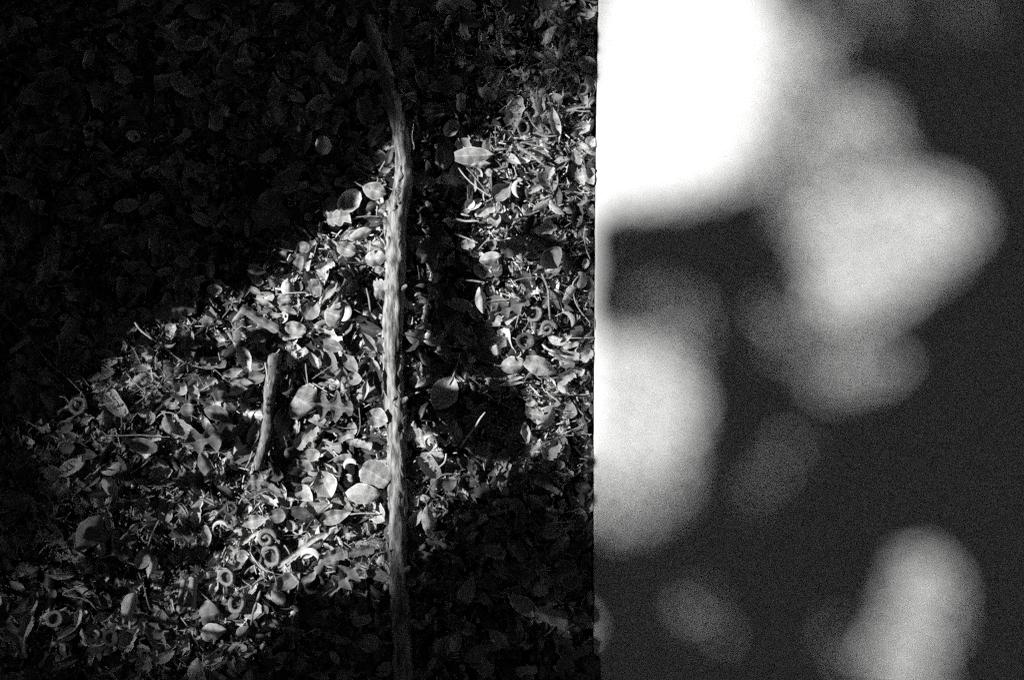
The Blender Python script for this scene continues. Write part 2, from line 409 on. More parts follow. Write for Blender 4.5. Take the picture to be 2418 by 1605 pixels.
def bulk(name, count, region, zr, tilt, scale=(.6, 1.1), coarse=1, label=None, keep=None):
    VV, FF_, UU, MI = [], [], [], []
    k = 0
    while k < count:
        px = random.uniform(region[0], region[2]); py = random.uniform(region[1], region[3])
        if px > edge_px(min(max(py, -400), 2100)) - 6: continue
        if keep and random.random() > keep(px, py): continue
        k += 1
        v, f, u = random.choice(protos); s = random.uniform(*scale)
        M = Matrix.Translation((gx(px), gy(py), random.uniform(*zr) * (1 if px < 1335 else .45))) @ euler_flat(random.uniform(0, 6.28), abs(random.gauss(0, tilt))).to_matrix().to_4x4() @ Matrix.Scale(s, 4)
        i0 = len(VV)
        lim = gx(edge_px(min(max(py, -400), 2100))) - .0004
        for q in v:
            w_ = M @ Vector(q); zq = max(w_.z, -.002); VV.append((min(w_.x, lim * (1 - zq / CAMH)), w_.y, zq))
        UU += u; FF_ += [tuple(i0 + a for a in t) for t in f]; MI += [tone_pick()] * len(f)
    o = obj(name, mesh(name, VV, FF_, [TONE[i] for i in range(6)], UU, MI)); tag(o, label, 'leaves', kind='stuff'); return o
bulk('leaf_fragments', 8000, (-60, -60, 1420, 1665), (.001, .0125), R(30), (.2, .5), label='small broken leaf fragments filling the litter')
bulk('leaf_litter', 6800, (-60, -60, 1420, 1665), (-.001, .0125), R(22), (.5, 1.0), label='tangled mass of small dead leaves covering the ground')
bulk('outer_leaf_litter', 9000, (-2600, -1900, 1420, 3500), (0, .010), R(18), (.9, 1.6), label='dead leaves on the ground further out', keep=lambda x, y: 0 if -110 < x < 1420 and -110 < y < 1715 else 1)
# crumbs, needles and chips
VV, FF_, MI = [], [], []
dense = [(1280, 450, 140, 260, 1.0), (1290, 1000, 140, 140, 1.0), (520, 1190, 110, 90, 1.0), (300, 860, 90, 110, .9), (150, 1230, 140, 120, .8), (740, 620, 120, 90, .7), (860, 1240, 90, 80, .7), (560, 1290, 90, 80, .9), (350, 1250, 130, 120, .7), (1180, 160, 200, 150, .8), (1010, 1120, 70, 80, .8)]
def crumb_keep(px, py):
    v = .25
    for cx, cy, rx, ry, g in dense:
        d = ((px - cx) / rx) ** 2 + ((py - cy) / ry) ** 2
        if d < 1.6: v = max(v, g * (1 if d < 1 else .5))
    return v
k = 0
while k < 15000:
    px = random.uniform(-60, 1400); py = random.uniform(-60, 1665)
    if px > edge_px(py) - 13 or random.random() > crumb_keep(px, py): continue
    k += 1
    ln = random.choice([.0012, .0016, .002, .003, .004, .0075]) * random.uniform(.7, 1.3); wd = min(ln, random.uniform(.0005, .0014))
    M = Matrix.Translation((gx(px), gy(py), random.uniform(.002, .0145 if px < 1340 else .008))) @ euler_flat(random.uniform(0, 6.28), random.gauss(0, R(30))).to_matrix().to_4x4()
    i0 = len(VV); h = wd * .35
    for q in ((-ln / 2, -wd * .3, 0), (ln / 2, -wd * .25, 0), (ln * .35, wd * .5, 0), (-ln * .4, wd * .45, 0), (0, 0, h)):
        VV.append(tuple(M @ Vector(q)))
    FF_ += [(i0, i0 + 1, i0 + 4), (i0 + 1, i0 + 2, i0 + 4), (i0 + 2, i0 + 3, i0 + 4), (i0 + 3, i0, i0 + 4)]; MI += [random.choice([1, 2, 3, 3, 4, 4, 5])] * 4
o = obj('litter_crumbs', mesh('litter_crumbs', VV, FF_, [TONE[i] for i in range(6)], None, MI, False)); tag(o, 'fine crumbs, chips and needles between the dead leaves', 'debris', kind='stuff')
# fine straws and needles in bulk
VV, FF_ = [], []
k = 0
while k < 900:
    px = random.uniform(-40, 1395); py = random.uniform(-40, 1645)
    if px > edge_px(py) - 30 or random.random() > crumb_keep(px, py): continue
    k += 1
    a = random.uniform(0, 6.28); ln = random.uniform(.006, .022); z0 = random.uniform(.008, .015) if px < 1330 else .007
    c = Vector((gx(px), gy(py), z0)); d = Vector((math.cos(a), math.sin(a), random.gauss(0, .12))) * ln / 2
    if (c + d).x > XE - .002 or (c - d).x > XE - .002: continue
    m_ = Vector((random.gauss(0, 1), random.gauss(0, 1), .5)) * ln * .06
    v, f = tube([c - d, c + m_, c + d], [random.uniform(.0002, .0004)] * 3, 4)
    i0 = len(VV); VV += v; FF_ += [tuple(i0 + q for q in t) for t in f]
o = obj('fine_straws', mesh('fine_straws', VV, FF_, M_twig)); tag(o, 'thin pale straws and needles scattered over the leaves', 'debris', kind='stuff')

# ------------------------------------------------------------------ single leaves that can be picked out
occupied = []
def place_leaf(px, py, ln, wd, ang, tone, shape, label, curl=.5, bend=.3, tilt=10, z=.0165, stalk=0, side=1, twist=.3, toward=None, group=None, cat='leaf', name='fallen_leaf', mid=False):
    """sizes in photo pixels; ang degrees counter-clockwise; tilt leans the leaf's upper face to the light (negative: away)"""
    if px > 1335: z = .0095; tilt = min(tilt, 6)
    v, f, u = blade(ln * S * 1.02, wd * S * 1.06, shape, curl, bend, twist, 14 if ln > 40 else 10, 7, seed=px * .013)
    cz = z + max(0, max(abs(q[2]) for q in v) * .25)
    hz = Vector((-L.y, L.x, 0)).normalized()      # horizontal axis across the light
    rot = (Matrix.Rotation(-R(tilt), 4, hz) if tilt else Matrix.Identity(4)) @ Matrix.Rotation(R(ang), 4, 'Z')
    k = (CAMH - cz) / CAMH
    loc = (gx(px) * k, gy(py) * k, cz)
    if px > 1330:
        MM = Matrix.Translation(loc) @ rot; MI_ = MM.inverted(); v2 = []
        for q in v:
            w_ = MM @ Vector(q); w_.x = min(w_.x, (gx(edge_px(py)) - .0005) * (1 - w_.z / CAMH)); v2.append(tuple(MI_ @ w_))
        v = v2
    me = mesh('blade', v, f, TONE[tone], u)
    occupied.append((px, py, max(ln, wd) * .5))
    if stalk:
        root = obj(name, None, loc=loc, rot=rot.to_euler()); tag(root, label, cat, group)
        obj('blade', me, root)
        x0 = -side * ln * S * .48; sgn = -side
        zend = [q[2] for q in v if abs(q[0] - (x0)) < ln * S * .06] or [0]
        zz = sum(zend) / len(zend)
        sv, sf = tube(smooth_path([(x0 * .5, 0, zz * .4), (x0, 0, zz), (x0 + sgn * stalk * S * .5, stalk * S * .08, zz), (x0 + sgn * stalk * S, stalk * S * .22, zz + .001)], 8), [.0006] * 8, 5)
        obj('stalk', mesh('stalk', sv, sf, M_twig), root)
        return root
    o = obj(name, me, None, loc, rot.to_euler()); tag(o, label, cat, group); return o

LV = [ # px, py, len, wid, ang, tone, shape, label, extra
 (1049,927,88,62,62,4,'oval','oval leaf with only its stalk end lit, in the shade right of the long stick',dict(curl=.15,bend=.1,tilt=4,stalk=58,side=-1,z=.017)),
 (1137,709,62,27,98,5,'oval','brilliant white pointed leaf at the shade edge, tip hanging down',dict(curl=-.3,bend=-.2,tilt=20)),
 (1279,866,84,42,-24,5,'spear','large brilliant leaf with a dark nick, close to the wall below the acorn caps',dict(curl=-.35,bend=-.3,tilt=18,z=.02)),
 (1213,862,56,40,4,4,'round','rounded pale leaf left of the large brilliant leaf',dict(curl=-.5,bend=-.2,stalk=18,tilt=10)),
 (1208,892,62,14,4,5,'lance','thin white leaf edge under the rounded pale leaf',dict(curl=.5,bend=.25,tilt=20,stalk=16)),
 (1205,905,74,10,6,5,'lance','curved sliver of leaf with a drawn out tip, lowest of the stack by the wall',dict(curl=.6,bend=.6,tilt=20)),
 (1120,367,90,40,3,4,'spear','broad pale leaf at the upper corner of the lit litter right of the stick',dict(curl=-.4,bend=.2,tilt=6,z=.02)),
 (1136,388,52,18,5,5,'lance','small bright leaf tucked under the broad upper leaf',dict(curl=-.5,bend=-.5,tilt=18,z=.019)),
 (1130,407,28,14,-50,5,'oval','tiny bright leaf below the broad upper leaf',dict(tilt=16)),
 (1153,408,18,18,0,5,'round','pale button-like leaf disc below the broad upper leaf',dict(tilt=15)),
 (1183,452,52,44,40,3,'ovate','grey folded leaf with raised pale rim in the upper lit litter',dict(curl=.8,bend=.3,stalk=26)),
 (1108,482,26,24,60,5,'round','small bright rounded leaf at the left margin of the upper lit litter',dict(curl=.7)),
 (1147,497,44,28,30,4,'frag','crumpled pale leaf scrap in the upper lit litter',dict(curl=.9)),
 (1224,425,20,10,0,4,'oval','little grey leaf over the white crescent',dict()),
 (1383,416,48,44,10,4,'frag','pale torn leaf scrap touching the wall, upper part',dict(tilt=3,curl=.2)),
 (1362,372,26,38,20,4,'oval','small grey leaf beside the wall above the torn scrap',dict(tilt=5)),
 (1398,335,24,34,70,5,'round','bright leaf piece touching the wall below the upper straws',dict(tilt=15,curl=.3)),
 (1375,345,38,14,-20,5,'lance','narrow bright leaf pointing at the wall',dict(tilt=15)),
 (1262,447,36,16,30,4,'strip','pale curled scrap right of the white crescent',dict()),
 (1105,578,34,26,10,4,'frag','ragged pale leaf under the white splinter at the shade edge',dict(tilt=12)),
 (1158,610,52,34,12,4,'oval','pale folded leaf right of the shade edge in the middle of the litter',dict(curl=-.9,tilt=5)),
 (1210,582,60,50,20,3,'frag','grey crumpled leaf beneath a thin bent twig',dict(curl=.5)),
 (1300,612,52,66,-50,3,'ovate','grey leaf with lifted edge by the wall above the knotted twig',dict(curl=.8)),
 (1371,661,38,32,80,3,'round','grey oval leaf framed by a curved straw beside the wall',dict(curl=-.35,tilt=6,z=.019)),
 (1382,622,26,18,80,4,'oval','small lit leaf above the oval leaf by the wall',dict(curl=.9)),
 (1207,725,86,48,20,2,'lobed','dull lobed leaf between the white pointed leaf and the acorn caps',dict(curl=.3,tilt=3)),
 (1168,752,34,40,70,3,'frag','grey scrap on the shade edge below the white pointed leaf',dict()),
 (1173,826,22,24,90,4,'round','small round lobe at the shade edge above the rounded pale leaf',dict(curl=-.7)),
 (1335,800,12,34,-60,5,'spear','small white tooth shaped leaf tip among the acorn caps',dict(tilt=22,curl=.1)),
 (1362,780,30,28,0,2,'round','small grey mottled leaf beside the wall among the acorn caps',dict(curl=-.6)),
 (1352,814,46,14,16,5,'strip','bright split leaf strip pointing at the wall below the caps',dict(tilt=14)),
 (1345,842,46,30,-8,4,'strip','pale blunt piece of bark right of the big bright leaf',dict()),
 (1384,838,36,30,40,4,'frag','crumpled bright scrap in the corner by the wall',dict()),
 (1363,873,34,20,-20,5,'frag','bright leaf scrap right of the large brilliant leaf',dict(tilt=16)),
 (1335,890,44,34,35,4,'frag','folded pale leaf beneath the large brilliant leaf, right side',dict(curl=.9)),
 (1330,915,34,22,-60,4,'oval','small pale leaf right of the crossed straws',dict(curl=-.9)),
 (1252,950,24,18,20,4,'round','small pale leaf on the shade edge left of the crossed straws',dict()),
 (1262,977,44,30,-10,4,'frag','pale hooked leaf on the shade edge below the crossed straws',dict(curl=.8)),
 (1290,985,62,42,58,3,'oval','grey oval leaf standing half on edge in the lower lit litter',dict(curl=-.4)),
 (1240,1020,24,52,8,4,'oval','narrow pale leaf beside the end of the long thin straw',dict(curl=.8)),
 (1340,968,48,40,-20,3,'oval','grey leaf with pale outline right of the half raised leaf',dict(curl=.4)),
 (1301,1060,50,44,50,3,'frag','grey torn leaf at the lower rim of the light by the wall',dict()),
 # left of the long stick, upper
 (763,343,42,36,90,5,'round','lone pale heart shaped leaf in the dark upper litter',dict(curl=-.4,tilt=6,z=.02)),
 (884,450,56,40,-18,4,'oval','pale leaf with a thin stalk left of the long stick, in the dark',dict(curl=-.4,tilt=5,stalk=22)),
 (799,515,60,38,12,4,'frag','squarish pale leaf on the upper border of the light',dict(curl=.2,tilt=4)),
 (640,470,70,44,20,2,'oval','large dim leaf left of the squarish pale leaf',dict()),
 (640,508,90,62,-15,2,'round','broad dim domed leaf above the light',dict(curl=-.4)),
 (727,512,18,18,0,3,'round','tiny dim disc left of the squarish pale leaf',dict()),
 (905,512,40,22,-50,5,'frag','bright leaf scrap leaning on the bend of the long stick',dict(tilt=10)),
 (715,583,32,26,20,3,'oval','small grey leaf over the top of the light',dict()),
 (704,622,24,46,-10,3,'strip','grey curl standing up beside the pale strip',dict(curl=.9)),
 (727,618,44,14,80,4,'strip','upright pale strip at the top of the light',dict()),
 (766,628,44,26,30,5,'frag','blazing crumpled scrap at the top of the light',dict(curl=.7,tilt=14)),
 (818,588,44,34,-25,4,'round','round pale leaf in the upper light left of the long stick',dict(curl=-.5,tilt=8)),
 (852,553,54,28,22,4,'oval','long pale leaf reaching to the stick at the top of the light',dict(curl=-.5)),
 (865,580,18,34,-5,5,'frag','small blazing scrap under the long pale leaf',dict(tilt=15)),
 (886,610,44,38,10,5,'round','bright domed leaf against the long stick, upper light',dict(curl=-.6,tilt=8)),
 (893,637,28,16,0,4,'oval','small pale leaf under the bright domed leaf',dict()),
 (899,682,30,58,4,4,'frag','pale tall scrap pressed against the long stick',dict(curl=-.5,tilt=6)),
 (680,678,40,32,90,4,'spear','pale pointed hood shaped leaf left in the upper light',dict(curl=-.7)),
 (671,708,30,30,0,4,'round','rounded pale leaf below the hood shaped leaf',dict(curl=-.8)),
 (680,733,50,18,-22,4,'lance','long narrow leaf under the rounded pale leaf',dict(curl=-.5)),
 (650,744,30,12,-8,4,'lance','small narrow leaf left of the long narrow one',dict()),
 (733,733,46,40,60,3,'round','grey wrinkled rounded leaf in the middle of the upper light',dict(curl=.4)),
 (740,680,34,44,10,3,'frag','grey mottled scrap above the wrinkled leaf',dict()),
 (778,687,64,20,52,4,'lance','narrow pale leaf slanting up in the upper light',dict(curl=.4,tilt=10)),
 (803,690,90,12,56,5,'strip','thin bright split slanting beside the white hook',dict(tilt=12)),
 (787,742,40,58,-20,4,'oval','pale smooth leaf cupped against the white hook',dict(curl=-.5,tilt=5)),
 (830,684,30,30,60,4,'frag','small bright torn leaf right of the slanting leaves',dict(tilt=10)),
 (698,776,48,34,-18,5,'round','brilliant white curled leaf in the left centre of the light',dict(curl=-.7,tilt=12,z=.02)),
 (690,795,46,12,10,5,'strip','bright lower rim strip beneath the brilliant curled leaf',dict(tilt=14)),
 (760,778,66,10,-22,5,'strip','bright thin blade lying level in the centre of the light',dict(tilt=14)),
 (782,815,58,30,-16,3,'oval','smooth oval leaf with a pale rim in the centre of the light',dict(curl=.4,tilt=4,z=.019)),
 (826,856,56,28,-48,3,'oval','slanting leaf with a bright left half and sharp midrib',dict(curl=.3,tilt=5,z=.02)),
 (835,893,40,30,-5,4,'oval','small blunt pale leaf under the slanting midrib leaf',dict(curl=.5)),
 (862,920,50,16,82,4,'lance','narrow upright leaf right of the blunt pale leaf',dict(curl=.5)),
 (872,808,62,24,-52,3,'lance','grey leaf folded along its midrib near the stick',dict(curl=.9)),
 (900,815,52,26,-55,3,'oval','grey leaf touching the stick at mid height',dict(curl=.4)),
 (885,865,40,18,-65,4,'oval','bright leaf fleck left of the stick below mid height',dict(tilt=10)),
 (712,832,30,20,35,5,'frag','bright tilted scrap above the pale pentagon leaf',dict(tilt=12)),
 (688,848,24,44,-10,4,'frag','pale upright leaf scrap right of the short stick top',dict()),
 (741,850,50,18,-60,4,'lance','narrow leaf pointing down right of the upright scrap',dict(curl=.7)),
 (719,950,52,92,-30,4,'spear','large smooth pale leaf beside the short stick, tip to upper right',dict(curl=-.3,bend=.1,tilt=5,z=.02)),
 (700,1008,14,34,-8,5,'frag','small bright leaf end below the large smooth pale leaf',dict(tilt=14)),
 (724,1030,70,36,50,3,'frag','grey ragged leaf under the small bright leaf end',dict()),
 (784,958,100,74,-8,2,'lobed','dark lobed leaf left of the long stick',dict(curl=.2,tilt=0,z=.017)),
 (890,985,54,44,-18,4,'oval','pale veined oval leaf against the stick in the lower middle',dict(curl=.2,tilt=6,z=.019)),
 (893,902,26,72,8,1,'oval','dark oval leaf against the stick',dict(curl=.2)),
 (848,1046,60,22,-12,5,'frag','blazing folded scrap left of the stick below the veined leaf',dict(tilt=12,curl=.8)),
 (814,1030,38,26,20,4,'frag','bright crumpled leaf below the dark lobed leaf',dict()),
 # left part
 (511,975,60,36,-20,3,'oval','striped oval leaf with clear midrib left of the short stick',dict(curl=-.3,tilt=4,z=.019)),
 (516,925,40,58,10,3,'frag','tall grey leaf above the striped oval leaf',dict()),
 (545,958,32,30,0,4,'round','small rounded leaf right of the striped oval leaf',dict(curl=-.6)),
 (577,848,66,34,-68,4,'ovate','bright crumpled leaf standing above the short stick, left',dict(curl=.7,tilt=12,z=.02)),
 (548,880,54,20,18,4,'lance','pale leaf pointing left under the bright crumpled leaf',dict()),
 (576,902,46,14,-8,5,'lance','white narrow leaf left of the short stick',dict(curl=-.6,tilt=12)),
 (562,918,44,22,4,5,'lance','second white narrow leaf, just under the first, left of the short stick',dict(tilt=12)),
 (613,753,100,26,-34,3,'strip','long slanting piece of bark in the upper left light',dict(curl=-.6,z=.019)),
 (624,715,56,14,-24,5,'lance','bright curved sliver above the slanting bark piece',dict(bend=-.6,tilt=14)),
 (490,760,26,24,0,3,'round','small round leaf at the left border of the light',dict(curl=-.6)),
 (606,640,46,16,-6,2,'oval','dull oval leaf in the shade above the light',dict(curl=-.5,z=.02)),
 (491,1034,120,70,12,2,'lobed','large dark star lobed leaf left of the short stick foot',dict(curl=.2,tilt=2,z=.019)),
 (484,1098,62,30,-70,2,'oval','dim oval leaf hanging under the star lobed leaf',dict(curl=-.6)),
 (426,917,28,34,40,4,'round','small pale leaf left of the striped oval leaf',dict(curl=.7)),
 (461,925,18,34,8,5,'frag','small bright upright flake between two round leaves',dict(tilt=12)),
 (397,1003,44,28,-75,3,'oval','grey oval leaf lying upright in the left litter',dict(curl=-.5)),
 (443,968,30,30,0,3,'round','round grey leaf with curled straws over it',dict(curl=-.5)),
 (404,957,44,16,-14,4,'lance','pale narrow leaf above the upright grey oval leaf',dict()),
 (348,833,26,36,20,5,'frag','bright chip beneath the slanting pale twig',dict(tilt=10)),
 (447,798,40,22,80,3,'oval','small grey leaf standing upright near the left border of the light',dict(curl=.8)),
 (416,732,100,50,12,2,'frag','large dim ribbed leaf at the upper left border of the light',dict(curl=-.3)),
 (270,777,48,20,12,2,'oval','dim oval leaf alone in the dark left',dict(curl=-.4)),
 (338,1052,66,36,-10,3,'round','grey leaf with pale teeth beneath the level straw',dict(curl=.5)),
 (155,1008,34,26,30,2,'round','dim grey round leaf in the far left litter',dict()),
 (258,1149,56,34,-58,4,'oval','smooth domed leaf lit on its left side, lower left',dict(curl=-.9,tilt=0,z=.018)),
 (210,1258,94,56,56,2,'oval','large smooth oval leaf in the lower left dark',dict(curl=-.25,tilt=4,z=.02)),
 (243,1270,30,24,20,3,'round','small round leaf right of the large smooth oval leaf',dict(curl=-.5)),
 (238,1297,38,26,80,3,'oval','small smooth leaf below the small round leaf, lower left',dict(curl=-.8)),
 (341,1312,66,34,60,3,'ovate','ragged grey leaf in the middle of the lower left litter',dict(curl=.5)),
 (357,1338,56,30,74,4,'obovate','smooth leaf with a lit left flank, lower left',dict(curl=-1.1,z=.019)),
 (303,1437,76,42,70,4,'obovate','smooth rolled leaf with a bright lower end, bottom left',dict(curl=-1.2,z=.02)),
 (454,1400,74,30,84,3,'strip','rolled leaf tube, right one of a pair, bottom left',dict(curl=-1.3,rough_=0,z=.018)),
 (429,1405,74,20,80,3,'strip','rolled leaf tube, left one of a pair, bottom left',dict(curl=-1.3,z=.018)),
 (29,1179,40,50,40,2,'oval','dim leaf at the left margin of the photo',dict(curl=-.4)),
 (49,1527,56,22,-70,2,'strip','dim narrow leaf in the bottom left corner',dict()),
 (373,1495,34,24,30,2,'oval','dim small leaf near the bottom edge, left',dict()),
 # lower light
 (768,1142,70,52,-65,4,'oval','veined oval leaf standing upright in the lower light',dict(curl=.25,tilt=5,z=.02,stalk=12)),
 (857,1166,82,48,-6,5,'oval','large brilliant horizontal leaf left of the stick in the lower light',dict(curl=-.35,bend=-.2,tilt=8,z=.0215)),
 (886,1120,70,66,-30,4,'serrate','broad pale toothed leaf against the long stick, lower light',dict(curl=-.2,tilt=5,z=.019)),
 (719,1165,52,36,-40,5,'ovate','bright diamond shaped leaf in the lower light',dict(curl=.25,tilt=7,z=.02)),
 (707,1209,54,28,-12,1,'oval','dark oval leaf with a pale rim in the lower light',dict(curl=.3,tilt=0,z=.021)),
 (752,1196,60,34,8,4,'ovate','pale leaf behind the dark pale rimmed oval leaf',dict(curl=.2)),
 (599,1230,72,30,14,4,'lance','pale long leaf pointing left in the lower light',dict(curl=.4,tilt=6,z=.019)),
 (654,1216,38,34,10,3,'round','grey round leaf disc with a bright bump',dict(curl=.6)),
 (634,1180,56,16,-34,5,'lance','bright curved leaf above the grey disc',dict(curl=.7,tilt=12)),
 (645,1155,60,24,-24,3,'frag','grey bark like leaf above the bright curved leaf',dict(curl=.4)),
 (669,1160,44,14,-75,4,'lance','narrow bright leaf edge pointing down in the lower light',dict()),
 (727,1135,30,18,10,3,'oval','small grey leaf above the bright diamond leaf',dict(curl=-.6)),
 (721,1098,42,24,-30,3,'oval','grey leaf above the veined oval leaf, left',dict()),
 (735,1073,40,30,10,4,'round','pale leaf at the top of the lower light',dict()),
 (782,1108,46,14,-42,5,'lance','bright narrow leaf above the veined oval leaf',dict(tilt=12)),
 (823,1135,24,32,0,4,'oval','small pale leaf between veined and toothed leaves',dict(curl=-.7)),
 (812,1083,50,22,10,3,'oval','grey curved leaf at the top of the lower light',dict(curl=-.7)),
 (816,1187,44,16,-55,3,'strip','small striped husk above the horizontal leaf, left',dict()),
 (792,1218,74,34,16,4,'ovate','pale leaf with a glowing centre beneath the dark oval leaf',dict(curl=.4)),
 (750,1270,66,22,24,5,'lance','bright leaf at the head of the slanting bark strip',dict(curl=.4,tilt=10)),
 (700,1303,110,13,37,4,'strip','slanting split bark strip in the lower light',dict(tilt=8,z=.02)),
 (692,1318,84,9,40,4,'strip','second thinner bark strip beside the slanting one',dict(tilt=8)),
 (686,1240,30,22,-60,3,'oval','small grey leaf below the dark pale rimmed oval leaf',dict()),
 (590,1268,46,12,40,5,'frag','bright ragged scrap left of the coiled husk',dict(tilt=12)),
 (570,1311,38,28,14,4,'oval','small pale leaf left of the open acorn cap',dict(curl=.3)),
 (548,1300,26,34,20,4,'frag','pale ragged scrap left of the small pale leaf',dict()),
 (607,1330,72,12,-42,4,'lance','narrow pale leaf under the open acorn cap, left',dict(curl=.7)),
 (818,1358,84,60,50,3,'lobed','grey jagged maple like leaf at the lower rim of the light',dict(curl=.1,tilt=5,z=.018)),
 (790,1310,70,36,20,3,'frag','grey mottled leaf above the maple like leaf',dict()),
 (855,1300,60,28,10,3,'frag','grey leaf scrap near the stick foot of the light',dict()),
 (778,1292,34,12,-32,5,'frag','small bright scrap under the head of the bark strip',dict(tilt=12)),
 (824,1262,34,10,-4,5,'lance','small white sliver left of the stick, lower light',dict(tilt=14)),
 (657,1411,44,30,-50,4,'oval','pale leaf at the lower rim of the light, below the caps',dict(curl=-.4,tilt=5)),
 (625,1437,26,16,-60,3,'oval','small grey leaf left of the lower rim leaf',dict(curl=.5)),
 (497,1450,44,62,12,3,'spear','broad grey leaf in the bottom light, upright',dict(curl=-.3)),
 (504,1492,58,42,12,5,'ovate','bright blunt leaf at the very bottom of the light',dict(curl=-.4,tilt=8,z=.02)),
 (572,1493,40,26,45,3,'oval','grey leaf at the bottom below the upright twig',dict(curl=-.3)),
 (487,1263,26,50,4,4,'oval','pale dim leaf at the left of the lower light',dict()),
 (605,1135,34,46,5,3,'frag','pale mottled scrap under the short stick foot',dict()),
 (498,1120,50,18,50,3,'lance','pale curved leaf tip pointing up, left of the short stick foot',dict()),
 (680,1370,66,40,35,3,'oval','grey rib marked leaf under the bark strips',dict(curl=.4)),
 (729,1362,40,26,60,3,'frag','grey scrap left of the dark ring cap',dict()),
 (915,1310,18,34,5,3,'oval','small grey leaf beside the stick, low',dict()),
 # right of the stick, low
 (1001,1032,44,50,12,4,'frag','square pale leaf right of the long stick, low in the light',dict(tilt=4,curl=.2)),
 (1017,1046,32,38,-20,5,'oval','bright leaf inside the square pale leaf corner',dict(curl=.5,tilt=8)),
 (1045,1012,44,26,5,3,'frag','grey ragged leaf above the small disc, right of the stick',dict()),
 (1077,1040,20,20,0,3,'round','small disc leaf at the foot of the white splinter',dict(curl=-.3)),
 (1028,1077,38,28,0,5,'round','bright rounded leaf at the bottom of the light right of the stick',dict(curl=-.6)),
 (1062,1142,36,28,30,3,'spear','dim heart shaped leaf below the light, right of the stick',dict()),
 (1011,1230,74,30,94,5,'oval','lone bright upright leaf in the dark, right of the stick',dict(curl=-.7,tilt=6,z=.02,stalk=22,side=-1)),
 (1301,1455,74,42,-14,4,'frag','pale torn leaf in the dark at lower right by the wall',dict(curl=.3,tilt=4,z=.02)),
 (1345,1484,76,36,16,3,'oval','grey leaf right of the pale torn leaf, in the dark',dict(curl=-.4)),
 (1394,1408,14,38,0,5,'frag','bright fleck of leaf touching the wall, low',dict(tilt=10)),
 (1290,1146,64,18,-28,3,'frag','dim curved scrap below the light by the wall',dict()),
 (1264,1183,44,26,-40,2,'oval','dim oval leaf below the light, right part',dict(curl=-.5)),
 (1183,1128,30,20,-10,3,'oval','small dim leaf below the dark wedge',dict()),
 (1078,1517,52,30,80,3,'oval','smooth dim leaf at the bottom right of the stick',dict(curl=-1.0)),
 (1038,1524,40,30,70,2,'oval','dim leaf beside the smooth dim leaf at the bottom',dict(curl=-.8)),
 (1364,1543,30,24,20,3,'frag','dim scrap near the bottom by the wall',dict()),
 (1305,1212,40,16,0,2,'oval','dim narrow leaf under the dim curved scrap',dict()),
 (1376,1150,40,26,-10,2,'oval','dim rounded leaf by the wall below the light',dict(curl=-.5)),
 (1076,1217,10,38,-12,4,'strip','short pale sliver upright in the dark right of the stick',dict()),
]
for row in LV:
    if row[8] is None: continue
    px, py, ln, wd, ang, tone, shape, label, ex = row
    ex = dict(ex); ex.pop('rough_', None)
    # every leaf longer than 45 px keeps a short stalk if nothing else is said
    place_leaf(px, py, ln, wd, ang, tone, shape, label, **ex)

# ------------------------------------------------------------------ the white hook and crescents (curled leaf rims)
def crescent(px, py, r, a0, a1, wmax, tone, label, z=.018, tilt=0):
    V, F = [], []; n = 16
    for i in range(n + 1):
        t = R(a0 + (a1 - a0) * i / n); wdt = wmax * math.sin(math.pi * (i / n) ** .8) + .6
        for s, zz in ((-.5, 0), (0, .22), (.5, .05)):
            rr = (r + wdt * s) * S
            V.append((math.cos(t) * rr, math.sin(t) * rr, zz * wdt * S + .002))
    for i in range(n):
        for j in range(2):
            a = i * 3 + j; F.append((a, a + 3, a + 4, a + 1))
    o = obj('curled_leaf', mesh('curled_leaf', V, F, TONE[tone]), None, (gx(px) * .99, gy(py) * .99, z)); tag(o, label, 'leaf')
crescent(800, 735, 24, -70, 75, 15, 5, 'brilliant white hook shaped curled leaf in the upper light', .021)
crescent(1240, 447, 26, 130, 235, 11, 5, 'white crescent shaped leaf rim in the upper right litter', .02)
crescent(1330, 760, 22, -30, 105, 11, 4, 'pale crescent rim above the small white tooth, by the wall', .02)
crescent(403, 801, 16, 150, 330, 9, 3, 'grey crescent in the left litter under the dim ribbed leaf', .019)
crescent(522, 1248, 17, 20, 190, 8, 4, 'pale hooked rim at the left of the lower light', .019)
crescent(732, 1318, 20, 0, 170, 14, 4, 'pale arching leaf curl right of the open acorn cap', .02)
crescent(829, 1100, 14, 20, 200, 11, 5, 'bright hooked curl below the stick side leaves, lower light', .021)

